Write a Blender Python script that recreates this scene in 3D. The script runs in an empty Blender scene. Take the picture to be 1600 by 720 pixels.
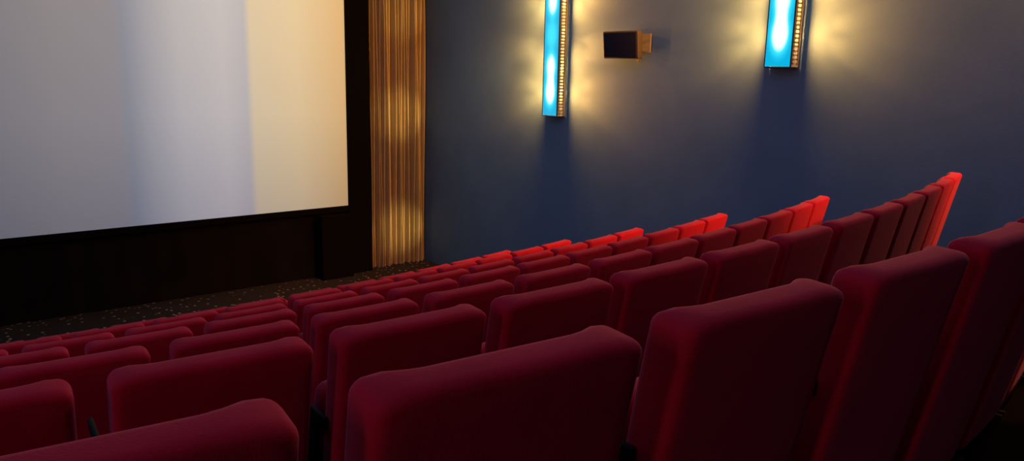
import bpy, bmesh, math, random
from mathutils import Matrix, Vector
random.seed(4)
S = bpy.context.scene
COL = S.collection
try:
    S.view_settings.view_transform = 'Standard'
except Exception as e:
    print('VT', e)
EYE = 4.37
WX, LX, FY, BY, CZ = 9.5, -6.1, 15.2, -5.0, 8.2

# ---------------------------------------------------------------- materials
def mat(name, col, rough=.7, **kw):
    m = bpy.data.materials.new(name); m.use_nodes = True
    b = m.node_tree.nodes['Principled BSDF']
    b.inputs['Base Color'].default_value = (*col, 1)
    b.inputs['Roughness'].default_value = rough
    for k, v in kw.items():
        b.inputs[k.replace('_', ' ')].default_value = v
    return m
def nd(m, t, **kw):
    n = m.node_tree.nodes.new(t)
    for k, v in kw.items(): setattr(n, k, v)
    return n
def lk(m, a, b): m.node_tree.links.new(a, b)
def noisy(m, c1, c2, scale, bump=0, detail=4, bscale=None):
    b = m.node_tree.nodes['Principled BSDF']
    tc = nd(m, 'ShaderNodeTexCoord'); n = nd(m, 'ShaderNodeTexNoise')
    n.inputs['Scale'].default_value = scale; n.inputs['Detail'].default_value = detail
    lk(m, tc.outputs['Object'], n.inputs['Vector'])
    r = nd(m, 'ShaderNodeValToRGB')
    r.color_ramp.elements[0].position = .3; r.color_ramp.elements[1].position = .7
    r.color_ramp.elements[0].color = (*c1, 1); r.color_ramp.elements[1].color = (*c2, 1)
    lk(m, n.outputs['Fac'], r.inputs['Fac']); lk(m, r.outputs['Color'], b.inputs['Base Color'])
    if bump:
        n2 = nd(m, 'ShaderNodeTexNoise'); n2.inputs['Scale'].default_value = bscale or scale*4
        lk(m, tc.outputs['Object'], n2.inputs['Vector'])
        bp = nd(m, 'ShaderNodeBump'); bp.inputs['Strength'].default_value = bump; bp.inputs['Distance'].default_value = .01
        lk(m, n2.outputs['Fac'], bp.inputs['Height']); lk(m, bp.outputs['Normal'], b.inputs['Normal'])
    return m

M = {}
M['wall'] = noisy(mat('blue_wall_paint', (.1,.15,.28), .85), (.082,.188,.385), (.104,.216,.43), 1.2, .2, 5, 90)
M['fabric'] = noisy(mat('red_velour', (.4,.01,.03), .95, Sheen_Weight=.24, Sheen_Roughness=.4, Specular_IOR_Level=.12), (.37,.008,.026), (.43,.011,.033), 9, .12, 3, 260)
M['fabric'].node_tree.nodes['Principled BSDF'].inputs['Sheen Tint'].default_value = (.75,.42,.85,1)
M['plastic'] = mat('black_plastic', (.012,.010,.011), .85, Specular_IOR_Level=.15)
M['metal'] = mat('dark_steel', (.03,.03,.032), .5, Metallic=.6)
M['brass'] = mat('pale_perforated_steel', (.50,.45,.36), .5)
M['black'] = mat('black_masking_cloth', (.003,.003,.003), .95, Specular_IOR_Level=.05)
M['plain'] = mat('plain_black_carpet', (.003,.0025,.003), .98, Specular_IOR_Level=.02)
M['skirt'] = noisy(mat('dark_brown_skirt', (.02,.013,.01), .95, Specular_IOR_Level=.03), (.0045,.0045,.0045), (.0075,.0072,.0068), 2)
M['ceil'] = mat('dark_ceiling', (.05,.05,.06), .9)
M['curtain'] = noisy(mat('gold_curtain', (.4,.27,.13), .9, Sheen_Weight=.1), (.42,.34,.19), (.48,.39,.22), 3)
M['spk_case'] = noisy(mat('brown_speaker_case', (.1,.08,.06), .7), (.065,.058,.048), (.085,.075,.06), 6)
M['tan'] = mat('tan_bracket_paint', (.20,.18,.14), .6)
M['white_metal'] = mat('white_enamel', (.22,.20,.16), .5)
m = mat('speckled_carpet', (.01,.01,.01), .95); b = m.node_tree.nodes['Principled BSDF']
tc = nd(m,'ShaderNodeTexCoord'); v = nd(m,'ShaderNodeTexVoronoi'); v.inputs['Scale'].default_value = 8
lk(m, tc.outputs['Object'], v.inputs['Vector'])
r = nd(m,'ShaderNodeValToRGB'); r.color_ramp.elements[0].position=.13; r.color_ramp.elements[0].color=(.30,.27,.19,1)
r.color_ramp.elements[1].position=.24; r.color_ramp.elements[1].color=(.008,.008,.009,1)
lk(m, v.outputs['Distance'], r.inputs['Fac']); lk(m, r.outputs['Color'], b.inputs['Base Color'])
M['carpet'] = m
m = mat('speaker_grille_mesh', (.014,.015,.035), .8, Specular_IOR_Level=.2); M['grille'] = m
m = mat('warm_bulb', (1,.8,.5)); b = m.node_tree.nodes['Principled BSDF']
b.inputs['Emission Color'].default_value=(1,.62,.2,1); b.inputs['Emission Strength'].default_value=9
M['bulb'] = m
BULBS = (.43, .86, 1.42, 1.98)
m = mat('cyan_acrylic', (.0,.25,.4), .3); b = m.node_tree.nodes['Principled BSDF']
tc = nd(m,'ShaderNodeTexCoord'); acc = None
for z, s in zip(BULBS, (.32,.27,.12,.26)):
    mp = nd(m,'ShaderNodeVectorMath', operation='SUBTRACT'); mp.inputs[1].default_value=(-.2,0,z)
    lk(m, tc.outputs['Object'], mp.inputs[0])
    sc = nd(m,'ShaderNodeVectorMath', operation='MULTIPLY'); sc.inputs[1].default_value=(1,1.5,.8)
    lk(m, mp.outputs[0], sc.inputs[0])
    ln = nd(m,'ShaderNodeVectorMath', operation='LENGTH'); lk(m, sc.outputs[0], ln.inputs[0])
    mr = nd(m,'ShaderNodeMapRange', interpolation_type='SMOOTHERSTEP'); mr.inputs['From Min'].default_value=.02; mr.inputs['From Max'].default_value=.34
    mr.inputs['To Min'].default_value=s*4; mr.inputs['To Max'].default_value=0
    lk(m, ln.outputs['Value'], mr.inputs['Value'])
    if acc is None: acc = mr.outputs[0]
    else:
        a = nd(m,'ShaderNodeMath', operation='ADD'); lk(m, acc, a.inputs[0]); lk(m, mr.outputs[0], a.inputs[1]); acc = a.outputs[0]
r = nd(m,'ShaderNodeValToRGB'); r.color_ramp.elements[0].color=(.0,.34,.56,1); r.color_ramp.elements[1].color=(.85,1,.95,1)
e = r.color_ramp.elements.new(.5); e.color=(.03,.64,.80,1)
lk(m, acc, r.inputs['Fac']); lk(m, r.outputs['Color'], b.inputs['Emission Color']); b.inputs['Emission Strength'].default_value=1.3
M['cyan'] = m
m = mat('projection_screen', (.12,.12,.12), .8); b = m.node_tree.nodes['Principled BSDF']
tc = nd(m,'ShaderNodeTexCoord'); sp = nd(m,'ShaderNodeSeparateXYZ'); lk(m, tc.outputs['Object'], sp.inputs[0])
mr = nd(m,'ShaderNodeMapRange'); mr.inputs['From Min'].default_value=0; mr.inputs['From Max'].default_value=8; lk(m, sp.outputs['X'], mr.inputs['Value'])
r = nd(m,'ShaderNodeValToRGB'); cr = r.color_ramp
stops = [(.10,(.17,.18,.215)),(.28,(.235,.24,.265)),(.39,(.245,.255,.29)),(.41,(.225,.262,.33)),(.455,(.33,.355,.405)),(.52,(.45,.465,.495)),(.62,(.52,.525,.545)),(.672,(.46,.475,.505)),(.688,(.67,.58,.41)),(.80,(.72,.59,.36)),(.94,(.66,.43,.19))]  # bands of lamp light and their shadow edges, painted into the screen's emission
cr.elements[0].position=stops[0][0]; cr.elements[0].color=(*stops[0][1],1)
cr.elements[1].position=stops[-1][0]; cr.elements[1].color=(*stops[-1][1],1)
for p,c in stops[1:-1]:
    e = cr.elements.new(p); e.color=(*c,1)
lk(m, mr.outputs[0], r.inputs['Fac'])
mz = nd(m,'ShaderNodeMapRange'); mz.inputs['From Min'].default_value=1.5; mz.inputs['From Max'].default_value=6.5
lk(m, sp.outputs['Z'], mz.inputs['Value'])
rz = nd(m,'ShaderNodeValToRGB'); rz.color_ramp.elements[0].color=(.52,.54,.62,1); rz.color_ramp.elements[1].color=(1.08,1.0,.90,1)  # light fading towards the bottom of the screen, painted in as a tint
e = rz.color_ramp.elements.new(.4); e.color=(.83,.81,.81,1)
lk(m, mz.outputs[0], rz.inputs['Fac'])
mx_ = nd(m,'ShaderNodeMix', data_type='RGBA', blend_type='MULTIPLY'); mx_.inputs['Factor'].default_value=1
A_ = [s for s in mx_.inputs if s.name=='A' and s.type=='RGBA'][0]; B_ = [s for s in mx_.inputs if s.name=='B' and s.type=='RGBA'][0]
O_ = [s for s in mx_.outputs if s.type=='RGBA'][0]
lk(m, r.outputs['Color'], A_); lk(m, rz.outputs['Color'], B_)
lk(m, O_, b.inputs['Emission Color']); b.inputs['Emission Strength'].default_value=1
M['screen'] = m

# ---------------------------------------------------------------- mesh helpers
def link(name, bm, m, parent=None, smooth=False, loc=(0,0,0)):
    bmesh.ops.recalc_face_normals(bm, faces=bm.faces)
    me = bpy.data.meshes.new(name); bm.to_mesh(me); bm.free()
    if smooth:
        for p in me.polygons: p.use_smooth = True
    me.materials.append(m)
    o = bpy.data.objects.new(name, me); COL.objects.link(o); o.location = loc
    if parent: o.parent = parent
    return o
def box(bm, x0,x1,y0,y1,z0,z1):
    vs = [bm.verts.new(p) for p in ((x0,y0,z0),(x1,y0,z0),(x1,y1,z0),(x0,y1,z0),(x0,y0,z1),(x1,y0,z1),(x1,y1,z1),(x0,y1,z1))]
    for f in ((3,2,1,0),(4,5,6,7),(0,1,5,4),(1,2,6,5),(2,3,7,6),(3,0,4,7)): bm.faces.new([vs[i] for i in f])
def axis(h, r, n):
    a = [-h, -h+r*.25, -h+r*.6, -h+r]
    inner = [(-h+r) + (2*h-2*r)*i/n for i in range(1, n)]
    return a + inner + [h-r, h-r*.6, h-r*.25, h]
def rbox(bm, c, hx, hy, hz, r, n=(2,2,2), deform=None):
    """rounded box centred on c, optional deform(x,y,z)->(x,y,z) in local coordinates"""
    A = [axis(hx,r,n[0]), axis(hy,r,n[1]), axis(hz,r,n[2])]
    H = (hx,hy,hz); cache = {}
    def V(i,j,k):
        key = (i,j,k)
        if key in cache: return cache[key]
        p = Vector((A[0][i],A[1][j],A[2][k]))
        q = Vector([max(-(h-r), min(h-r, t)) for t,h in zip(p,H)])
        d = p-q
        if d.length > 1e-9: p = q + d.normalized()*r
        p = tuple(p)
        if deform: p = deform(*p)
        cache[key] = bm.verts.new((p[0]+c[0],p[1]+c[1],p[2]+c[2])); return cache[key]
    N = [len(a)-1 for a in A]
    for ax in range(3):
        u, w = [t for t in range(3) if t != ax]
        for side in (0, N[ax]):
            for i in range(N[u]):
                for j in range(N[w]):
                    q = []
                    for du,dw in ((0,0),(1,0),(1,1),(0,1)):
                        k = [0,0,0]; k[ax]=side; k[u]=i+du; k[w]=j+dw; q.append(V(*k))
                    bm.faces.new(q)
def cyl(bm, a, b_, r, n=12):
    a, b_ = Vector(a), Vector(b_); d = b_-a
    m4 = Matrix.Translation((a+b_)/2) @ d.to_track_quat('Z','Y').to_matrix().to_4x4()
    bmesh.ops.create_cone(bm, cap_ends=True, segments=n, radius1=r, radius2=r, depth=d.length, matrix=m4)
def struct(name, bm, m, **k):
    o = link(name, bm, m, **k); o['kind'] = 'structure'; return o
def thing(name, label, cat, loc=(0,0,0), rot=(0,0,0), group=None):
    o = bpy.data.objects.new(name, None); COL.objects.link(o); o.empty_display_size=.1
    o.location = loc; o.rotation_euler = rot; o['label']=label; o['category']=cat
    if group: o['group']=group
    return o
def tag(o, label, cat, group=None):
    o['label']=label; o['category']=cat
    if group: o['group']=group
    return o
def dup(root, loc, rotz, label):
    r_ = root.copy(); COL.objects.link(r_); r_.location = loc; r_.rotation_euler = (0,0,rotz); r_['label']=label
    for ch in list(root.children):
        c = ch.copy(); COL.objects.link(c); c.parent = r_
        for g in list(ch.children):
            d = g.copy(); COL.objects.link(d); d.parent = c
    return r_

# ---------------------------------------------------------------- rows
Y0 = [.80,1.94,3.07,4.24,5.40,6.57,7.66,8.56,9.36,10.12]
AK = [.022,.0264,.0264,.024,.0217,.0200,.0195,.0200,.0210,.0215]
XCk = [2.4]+[1.8]*9
XE = [5.25,7.34,7.07,6.97,6.85,6.73,6.60,6.44,6.40,6.34]     # right-hand end of each row
# seat pitch : slightly tighter towards the wall end
PT = [(.63,.63),(.608,.580),(.612,.564),(.605,.57),(.60,.58),(.60,.58),(.60,.58),(.60,.58),(.60,.58),(.60,.58)]
XS = [0,4.4,3.6,3.6,3.6,3.6,3.6,3.6,3.6,3.6]
HK = [.442]+[.43+.33*k for k in range(1,7)]+[2.75,3.16,3.56]
SEAT_H = .95
def kA(k, x):
    return .060 if (k==0 and x>2.4) else AK[max(k,0)]
def rowY(k, x):
    if k >= 0:
        if k==0 and x>4.0: return Y0[0]+.060*1.6**2+.15*(x-4.0)
        return Y0[k] + kA(k,x)*(x-XCk[k])**2
    return Y0[0] - 1.1*(-k) + AK[0]*(x-XCk[0])**2
def rowZ(k): return EYE - (HK[k] if k>=0 else .45+.33*(k+1)) - SEAT_H
FZ = .05          # floor level at the foot of the screen wall (the front carpet rises slightly towards it)

# floor : curved steps under the rows, straight steps in the aisle along the right wall
bm = bmesh.new()
xs = [LX + (7.55-LX)*i/26 for i in range(27)] + [7.56, 8.5, WX]
nx = len(xs)-1
def edgeY(k, x):
    y = rowY(k,x) if x<7.555 else rowY(k,4.6)
    return max(BY, y-.06)
lines = []
for k in range(-4, 10):
    back = [(x, edgeY(k,x)) for x in xs] if k>-4 else [(x,BY) for x in xs]
    front = [(x, edgeY(k+1,x)) for x in xs] if k<9 else [(x,12.0) for x in xs]
    z = rowZ(k)
    lines.append([(x,y,z) for x,y in back]); lines.append([(x,y,z) for x,y in front])
lines.append([(x,14.4,FZ) for x in xs]); lines.append([(x,FY,FZ) for x in xs])
rowsv = [[bm.verts.new(p) for p in L] for L in lines]
for a, b2 in zip(rowsv, rowsv[1:]):
    for i in range(nx): bm.faces.new((a[i],a[i+1],b2[i+1],b2[i]))
fl = struct('floor', bm, M['carpet']); fl.data.materials.append(M['plain'])
for pz in fl.data.polygons:
    if pz.center.z > rowZ(8)-.02 and pz.center.y < 11.5: pz.material_index = 1
bm = bmesh.new(); box(bm, WX, WX+.2, BY, FY+.2, -.4, CZ); struct('wall_right', bm, M['wall'])
bm = bmesh.new(); box(bm, LX-.2, LX, BY, FY+.2, -.4, CZ); struct('wall_left', bm, M['wall'])
bm = bmesh.new(); box(bm, LX-.2, WX+.2, FY, FY+.2, -.4, CZ); struct('wall_front', bm, M['skirt'])
bm = bmesh.new(); box(bm, LX-.2, WX+.2, BY-.2, BY, -.4, CZ); struct('wall_back', bm, M['wall'])
bm = bmesh.new(); box(bm, LX-.2, WX+.2, BY-.2, FY+.2, CZ, CZ+.2); struct('ceiling', bm, M['ceil'])

# ---------------------------------------------------------------- screen wall
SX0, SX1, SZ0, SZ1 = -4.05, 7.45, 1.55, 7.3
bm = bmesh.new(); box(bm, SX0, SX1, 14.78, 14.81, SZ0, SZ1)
scr = thing('projection_screen', 'large white cinema screen with soft blue and cream bands of light painted on', 'screen', (0,14.8,0))
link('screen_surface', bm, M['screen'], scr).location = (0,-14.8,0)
bm = bmesh.new()
box(bm, SX1, 7.98, 14.72, 14.98, FZ, SZ1+.3); box(bm, SX0-.4, SX1, 14.74, 14.98, SZ0-.12, SZ0)
box(bm, SX0-.4, SX1, 14.74, 14.98, SZ1, SZ1+.3); box(bm, SX0-.4, SX0, 14.74, 14.98, SZ0, SZ1)
link('masking_frame', bm, M['black'], scr).location = (0,-14.8,0)
bm = bmesh.new(); rbox(bm, (7.08,14.62,(1.41+FZ)/2), .36,.09,(1.41-FZ)/2,.02)
tag(link('stage_box', bm, M['black']), 'black upright panel below the lower right corner of the screen', 'panel')
bm = bmesh.new(); n=420; t=[]; bt=[]
for i in range(n+1):
    x = SX0 + (7.3-SX0)*i/n; y = 14.88 + .012*math.sin(i*.35)
    t.append(bm.verts.new((x,y,SZ0-.12))); bt.append(bm.verts.new((x,y,FZ)))
for i in range(n): bm.faces.new((t[i],t[i+1],bt[i+1],bt[i]))
tag(link('stage_skirt', bm, M['skirt'], smooth=True), 'dark brown cloth skirt hanging beneath the white screen', 'skirt')

# curtain : deep irregular pleats
cur = thing('stage_curtain', 'tall gold brown pleated curtain between the screen and the blue wall', 'curtain', (8.74,14.95,0))
bm = bmesh.new(); nz=24; g=[]
cx0, cx1 = 7.99-8.74, 9.49-8.74
NF=18; wd=[random.uniform(.65,1.35) for _ in range(NF)]; tw=sum(wd); am=[random.uniform(.7,1.2) for _ in range(NF)]
cols=[]; xx=0
for f in range(NF):
    for s in range(20):
        u=s/20; cols.append(((xx+wd[f]*u)/tw, u, f))
    xx+=wd[f]
cols.append((1,0,0)); n=len(cols)-1
for j in range(nz+1):
    z = FZ+.01 + 7.4*j/nz; row=[]
    for i,(U_,u,f) in enumerate(cols):
        A=.31*am[f]*(1+.12*math.sin(z*.8+f*2.1))
        y=-A*(abs(math.sin(math.pi*u))**.95) + .20
        dx=.006*math.sin(z*.7+f*1.7)*math.sin(math.pi*u)
        row.append(bm.verts.new((cx0+(cx1-cx0)*U_+dx, y, z)))
    g.append(row)
for j in range(nz):
    for i in range(n): bm.faces.new((g[j][i],g[j][i+1],g[j+1][i+1],g[j+1][i]))
link('curtain_cloth', bm, M['curtain'], cur, smooth=True)
bm = bmesh.new(); cyl(bm,(cx0,0,7.48),(cx1,0,7.48),.03); link('curtain_rail', bm, M['metal'], cur)

# ---------------------------------------------------------------- wall sconces
def lamp(parent, kind, loc, e, col, rot=None, **kw):
    l = bpy.data.lights.new('bulb_or_added_light', kind); l.energy=e; l.color=col
    for k_,v_ in kw.items(): setattr(l,k_,v_)
    o = bpy.data.objects.new('bulb_or_added_light', l); COL.objects.link(o)
    if parent: o.parent=parent
    o.location=loc
    if rot is not None: o.rotation_euler=Vector(rot).to_track_quat('-Z','Y').to_euler()
    return o
def make_sconce(loc, label, strip=44, rays=True):
    HS=2.4; D=-.18
    t = thing('wall_sconce', label, 'wall light', loc, group='cyan wall lights on the blue side wall')
    bm=bmesh.new(); box(bm,-.012,-.002,-.2,.2,0,HS); link('back_plate',bm,M['white_metal'],t)
    bm=bmesh.new(); box(bm,D-.005,-.002,-.2,.2,-.015,0); box(bm,D-.005,-.002,-.2,.2,HS,HS+.015)
    box(bm,D-.012,D+.01,.188,.2,0,HS); box(bm,D-.012,D+.01,-.2,-.188,0,HS); link('housing_frame',bm,M['metal'],t)
    bm=bmesh.new(); box(bm,-.206,-.196,-.188,.188,.005,HS-.005); 
    link('front_diffuser',bm,M['cyan'],t,loc=(.2+D,0,0))
    for s in (-1,1):
        bm=bmesh.new(); y0,y1=(s*.2-.003, s*.2+.003)
        z=.0
        while z<HS-.03:
            box(bm,D+.012,-.03,y0,y1,z+.032,z+.055); z+=.055
        box(bm,D+.01,D+.045,y0,y1,0,HS); box(bm,-.065,-.02,y0,y1,0,HS)
        link('side_louvre',bm,M['brass'],t)
    WC=(1,.345,.055)
    for z in BULBS:
        bm=bmesh.new(); bmesh.ops.create_uvsphere(bm,u_segments=12,v_segments=8,radius=.016)
        link('bulb',bm,M['bulb'],t,smooth=True,loc=(-.125,0,z))
        lamp(t,'POINT',(-.125,0,z),200,WC,shadow_soft_size=.017)
    for s in (-1,1):
        for z,e in ((.42,1.),(1.0,.8),(1.9,1.2)):
            lamp(t,'AREA',(D-.07,s*.215,z),strip*e,WC,rot=(-.35,s,0),shape='RECTANGLE',size=.012,size_y=.26)  # unseen strips added outside the louvre to widen the glow on the wall
        if rays:
            for z,tz,dx,e in ((.40,-.35,.26,.9),(.55,.0,.26,1),(1.0,.20,.26,.8),(1.4,-.22,.26,.9),(1.95,.1,.26,1.1)):
                lamp(t,'SPOT',(D-.05,s*.215,z),78*e,WC,rot=(dx,s,tz*(1 if s>0 else .8)),spot_size=math.radians(36),spot_blend=1.0,shadow_soft_size=.02)  # unseen spots added beside the housing to streak the wall with light
    return t
make_sconce((WX,10.5,EYE-.72), 'cyan wall sconce with warm side glow, nearest the gold curtain')
make_sconce((WX,5.96,EYE+.17), 'cyan wall sconce right of the small wall speaker, higher and larger in view')
make_sconce((WX,1.42,EYE+1.05), 'cyan wall sconce closest to the rear of the hall, beyond the right edge', rays=False)

# ---------------------------------------------------------------- speaker
sp = thing('wall_speaker','small boxy wall speaker with dark front on a tan bracket between the two sconces','speaker',(WX-.02,8.75,EYE+.5), (0,0,0))
R3 = Matrix.Translation((-.17,.03,.0)) @ Matrix.Rotation(math.radians(8),4,'Z') @ Matrix.Rotation(math.radians(-7),4,'Y')
bm=bmesh.new(); rbox(bm,(0,0,0),.065,.34,.215,.018); bm.transform(R3); link('speaker_case',bm,M['spk_case'],sp,smooth=True)
bm=bmesh.new(); rbox(bm,(-.065,0,0),.02,.32,.198,.012); bm.transform(R3); link('speaker_grille',bm,M['grille'],sp,smooth=True)
bm=bmesh.new(); box(bm,-.02,.0,-.42,.05,-.12,.17); cyl(bm,(-.15,0,0),(-.01,0,0),.02); cyl(bm,(-.10,-.24,-.27),(-.10,-.24,-.2),.02); cyl(bm,(-.10,-.24,-.21),(-.01,-.24,-.11),.012)
link('wall_bracket',bm,M['tan'],sp)

# ---------------------------------------------------------------- seat
REC = math.tan(math.radians(11))
BW=.264
def make_seat(label):
    t = thing('cinema_seat', label, 'cinema seat')
    hz=.46; zc=SEAT_H-hz; hy=.046
    def dback(x,y,z):
        u=abs(x)/BW
        wing=max(0,min(1,(u-.58)/.32)); wing=wing*wing*(3-2*wing)
        fr=(y+hy)/(2*hy)
        up=(z+hz)/(2*hz)
        y2 = y + fr*(.030*wing*(.35+.65*up)) + (1-fr)*(-.006*(1-u*u))
        if fr>.5: y2 += .02*math.sin(up*math.pi)*(1-wing)
        x2 = x*(1-.012*(1-up))
        top = max(0,min(1,(up-.85)/.15))
        dz = .016*max(0,(u-.72)/.28)**2 * top + .006*(1-fr)*top
        return (x2, y2 + (hz-z)*REC, z-dz)
    bm=bmesh.new(); rbox(bm,(0,.051,zc),BW,hy,hz,.026,(16,2,14),dback); link('backrest',bm,M['fabric'],t,smooth=True)
    def dc(x,y,z):
        return (x, y+.012*math.cos(x*8)*(1 if y>0 else 0) + (.2-z)*.25, z)
    bm=bmesh.new(); rbox(bm,(0,.27,.50),.235,.055,.2,.04,(4,2,4),dc); link('seat_cushion',bm,M['fabric'],t,smooth=True)
    for s in (-1,1):
        bm=bmesh.new(); rbox(bm,(s*.270,.33,.625),.008,.2,.022,.007,(1,4,1)); link('armrest',bm,M['plastic'],t,smooth=True)
        bm=bmesh.new(); box(bm,s*.270-.006,s*.270+.006,.20,.42,.02,.606); box(bm,s*.270-.008,s*.270+.008,.17,.46,0,.02); link('leg',bm,M['plastic'],t)
    return t
ORD=['','first','second','third','fourth','fifth','sixth','seventh','eighth','ninth','tenth','eleventh','twelfth','thirteenth','fourteenth']
ROW=['nearest row','second row from the camera','third row from the camera','fourth row from the camera','fifth row from the camera','sixth row from the camera','fourth row back from the screen','third row back from the screen','second row back from the screen','front row by the screen']
proto=None; total=0
for k in range(10):
    pos=[]; x = XE[k]
    if k==0:
        pos=[.12,.745,1.383,2.035,2.675,3.29,3.89]
    else:
        sl=2*AK[k]*(x-XCk[k]); x -= .262*math.cos(math.atan(sl))
        xmin=.093*Y0[k]-.35
        while x>xmin:
            pos.append(x); sl=2*AK[k]*(x-XCk[k]); x -= PT[k][1 if x>XS[k]+.1 else 0]*math.cos(math.atan(sl))
    for i,x in enumerate(pos):
        a=math.atan((rowY(k,x+.05)-rowY(k,x-.05))/.1)
        loc=(x,rowY(k,x),rowZ(k))
        if k==0:
            lab=('large dark red cinema seat cut off by the lower left corner' if i==0 else
                 'dark red cinema seat, %s from the left in the nearest row'%ORD[i+1])
        elif i==0: lab='red cinema seat at the wall end of the %s'%ROW[k]
        else: lab='%s cinema seat, %s from the wall end, %s'%('bright red' if i<3 else 'dark red',ORD[i+1],ROW[k])
        if proto is None:
            proto=make_seat(lab); o=proto; o.location=loc; o.rotation_euler=(0,0,a)
        else: o=dup(proto,loc,a,lab)
        o['group']='rows of red cinema seats'; total+=1
print('SEATS',total)

# ---------------------------------------------------------------- lights
def area(name, loc, target, sx, sy, e, col, spread=180):
    l=bpy.data.lights.new(name,'AREA'); l.shape='RECTANGLE'; l.size=sx; l.size_y=sy; l.energy=e; l.color=col; l.spread=math.radians(spread)
    o=bpy.data.objects.new(name,l); COL.objects.link(o); o.location=loc
    o.rotation_euler=(Vector(target)-Vector(loc)).to_track_quat('-Z','Y').to_euler(); return o
area('added_ceiling_fill',(2.5,6,CZ-.1),(2.5,6,0),9,12,140,(.38,.61,1))  # unseen bluish fill added under the ceiling for ambient light
area('added_left_fill',(LX+.3,-.2,5.6),(3,2.8,3),.6,3,56,(.95,.46,.75))  # unseen pink fill added on the left to pick out the seat sides
area('added_rear_fill',(-4.5,-2.5,4.6),(1.0,2,3.4),1.5,1,6,(1,.42,.5))  # unseen reddish fill added behind the camera for the seat backs
area('added_row_end_fill',(7.9,-4.6,7.6),(6.8,8.5,1.9),.8,.5,27,(1,.26,.06),21)  # unseen beam added at the rear to brighten the wall-end seats
def spot(a, b_, e, col, ang, bl=.7):
    a,b_=Vector(a),Vector(b_)
    lamp(None,'SPOT',a,e,col,rot=b_-a,spot_size=math.radians(ang),spot_blend=bl,shadow_soft_size=.04)
spot((7.9,.4,8.0),(7.25,2.95,2.95),520,(1,.28,.07),17)  # unseen spot added to redden the seat tops at the second row's end
spot((3.75,.30,6.4),(3.75,.95,3.95),420,(1,.3,.1),10,.4)  # unseen spot added to redden the right-hand seat top of the nearest row
spot((9.15,11.0,5.0),(8.65,14.95,3),40,(1,.70,.26),60)  # unseen warm fill added for the curtain, standing in for sconce spill
for z,e in ((5.6,120),(3.45,230),(.9,240)):
    spot((9.33,12.9,z),(8.75,14.95,z),e,(1,.69,.24),40,1)  # unseen spots added to throw warm bands across the pleats

# ---------------------------------------------------------------- camera
th=math.radians(39); p=math.radians(11.5); ro=math.radians(1.25)
F=Vector((math.sin(th)*math.cos(p),math.cos(th)*math.cos(p),-math.sin(p)))
R0=Vector((math.cos(th),-math.sin(th),0)); U0=R0.cross(F)
R=R0*math.cos(ro)+U0*math.sin(ro); U=U0*math.cos(ro)-R0*math.sin(ro)
cam=bpy.data.cameras.new('camera'); cam.sensor_width=36; cam.lens=27; cam.clip_start=.02
co=bpy.data.objects.new('camera',cam); COL.objects.link(co)
mx=Matrix((R,U,-F)).transposed().to_4x4(); mx.translation=(0,0,EYE); co.matrix_world=mx
S.camera=co
w=bpy.data.worlds.new('world'); S.world=w; w.use_nodes=True
w.node_tree.nodes['Background'].inputs[0].default_value=(.01,.012,.02,1)
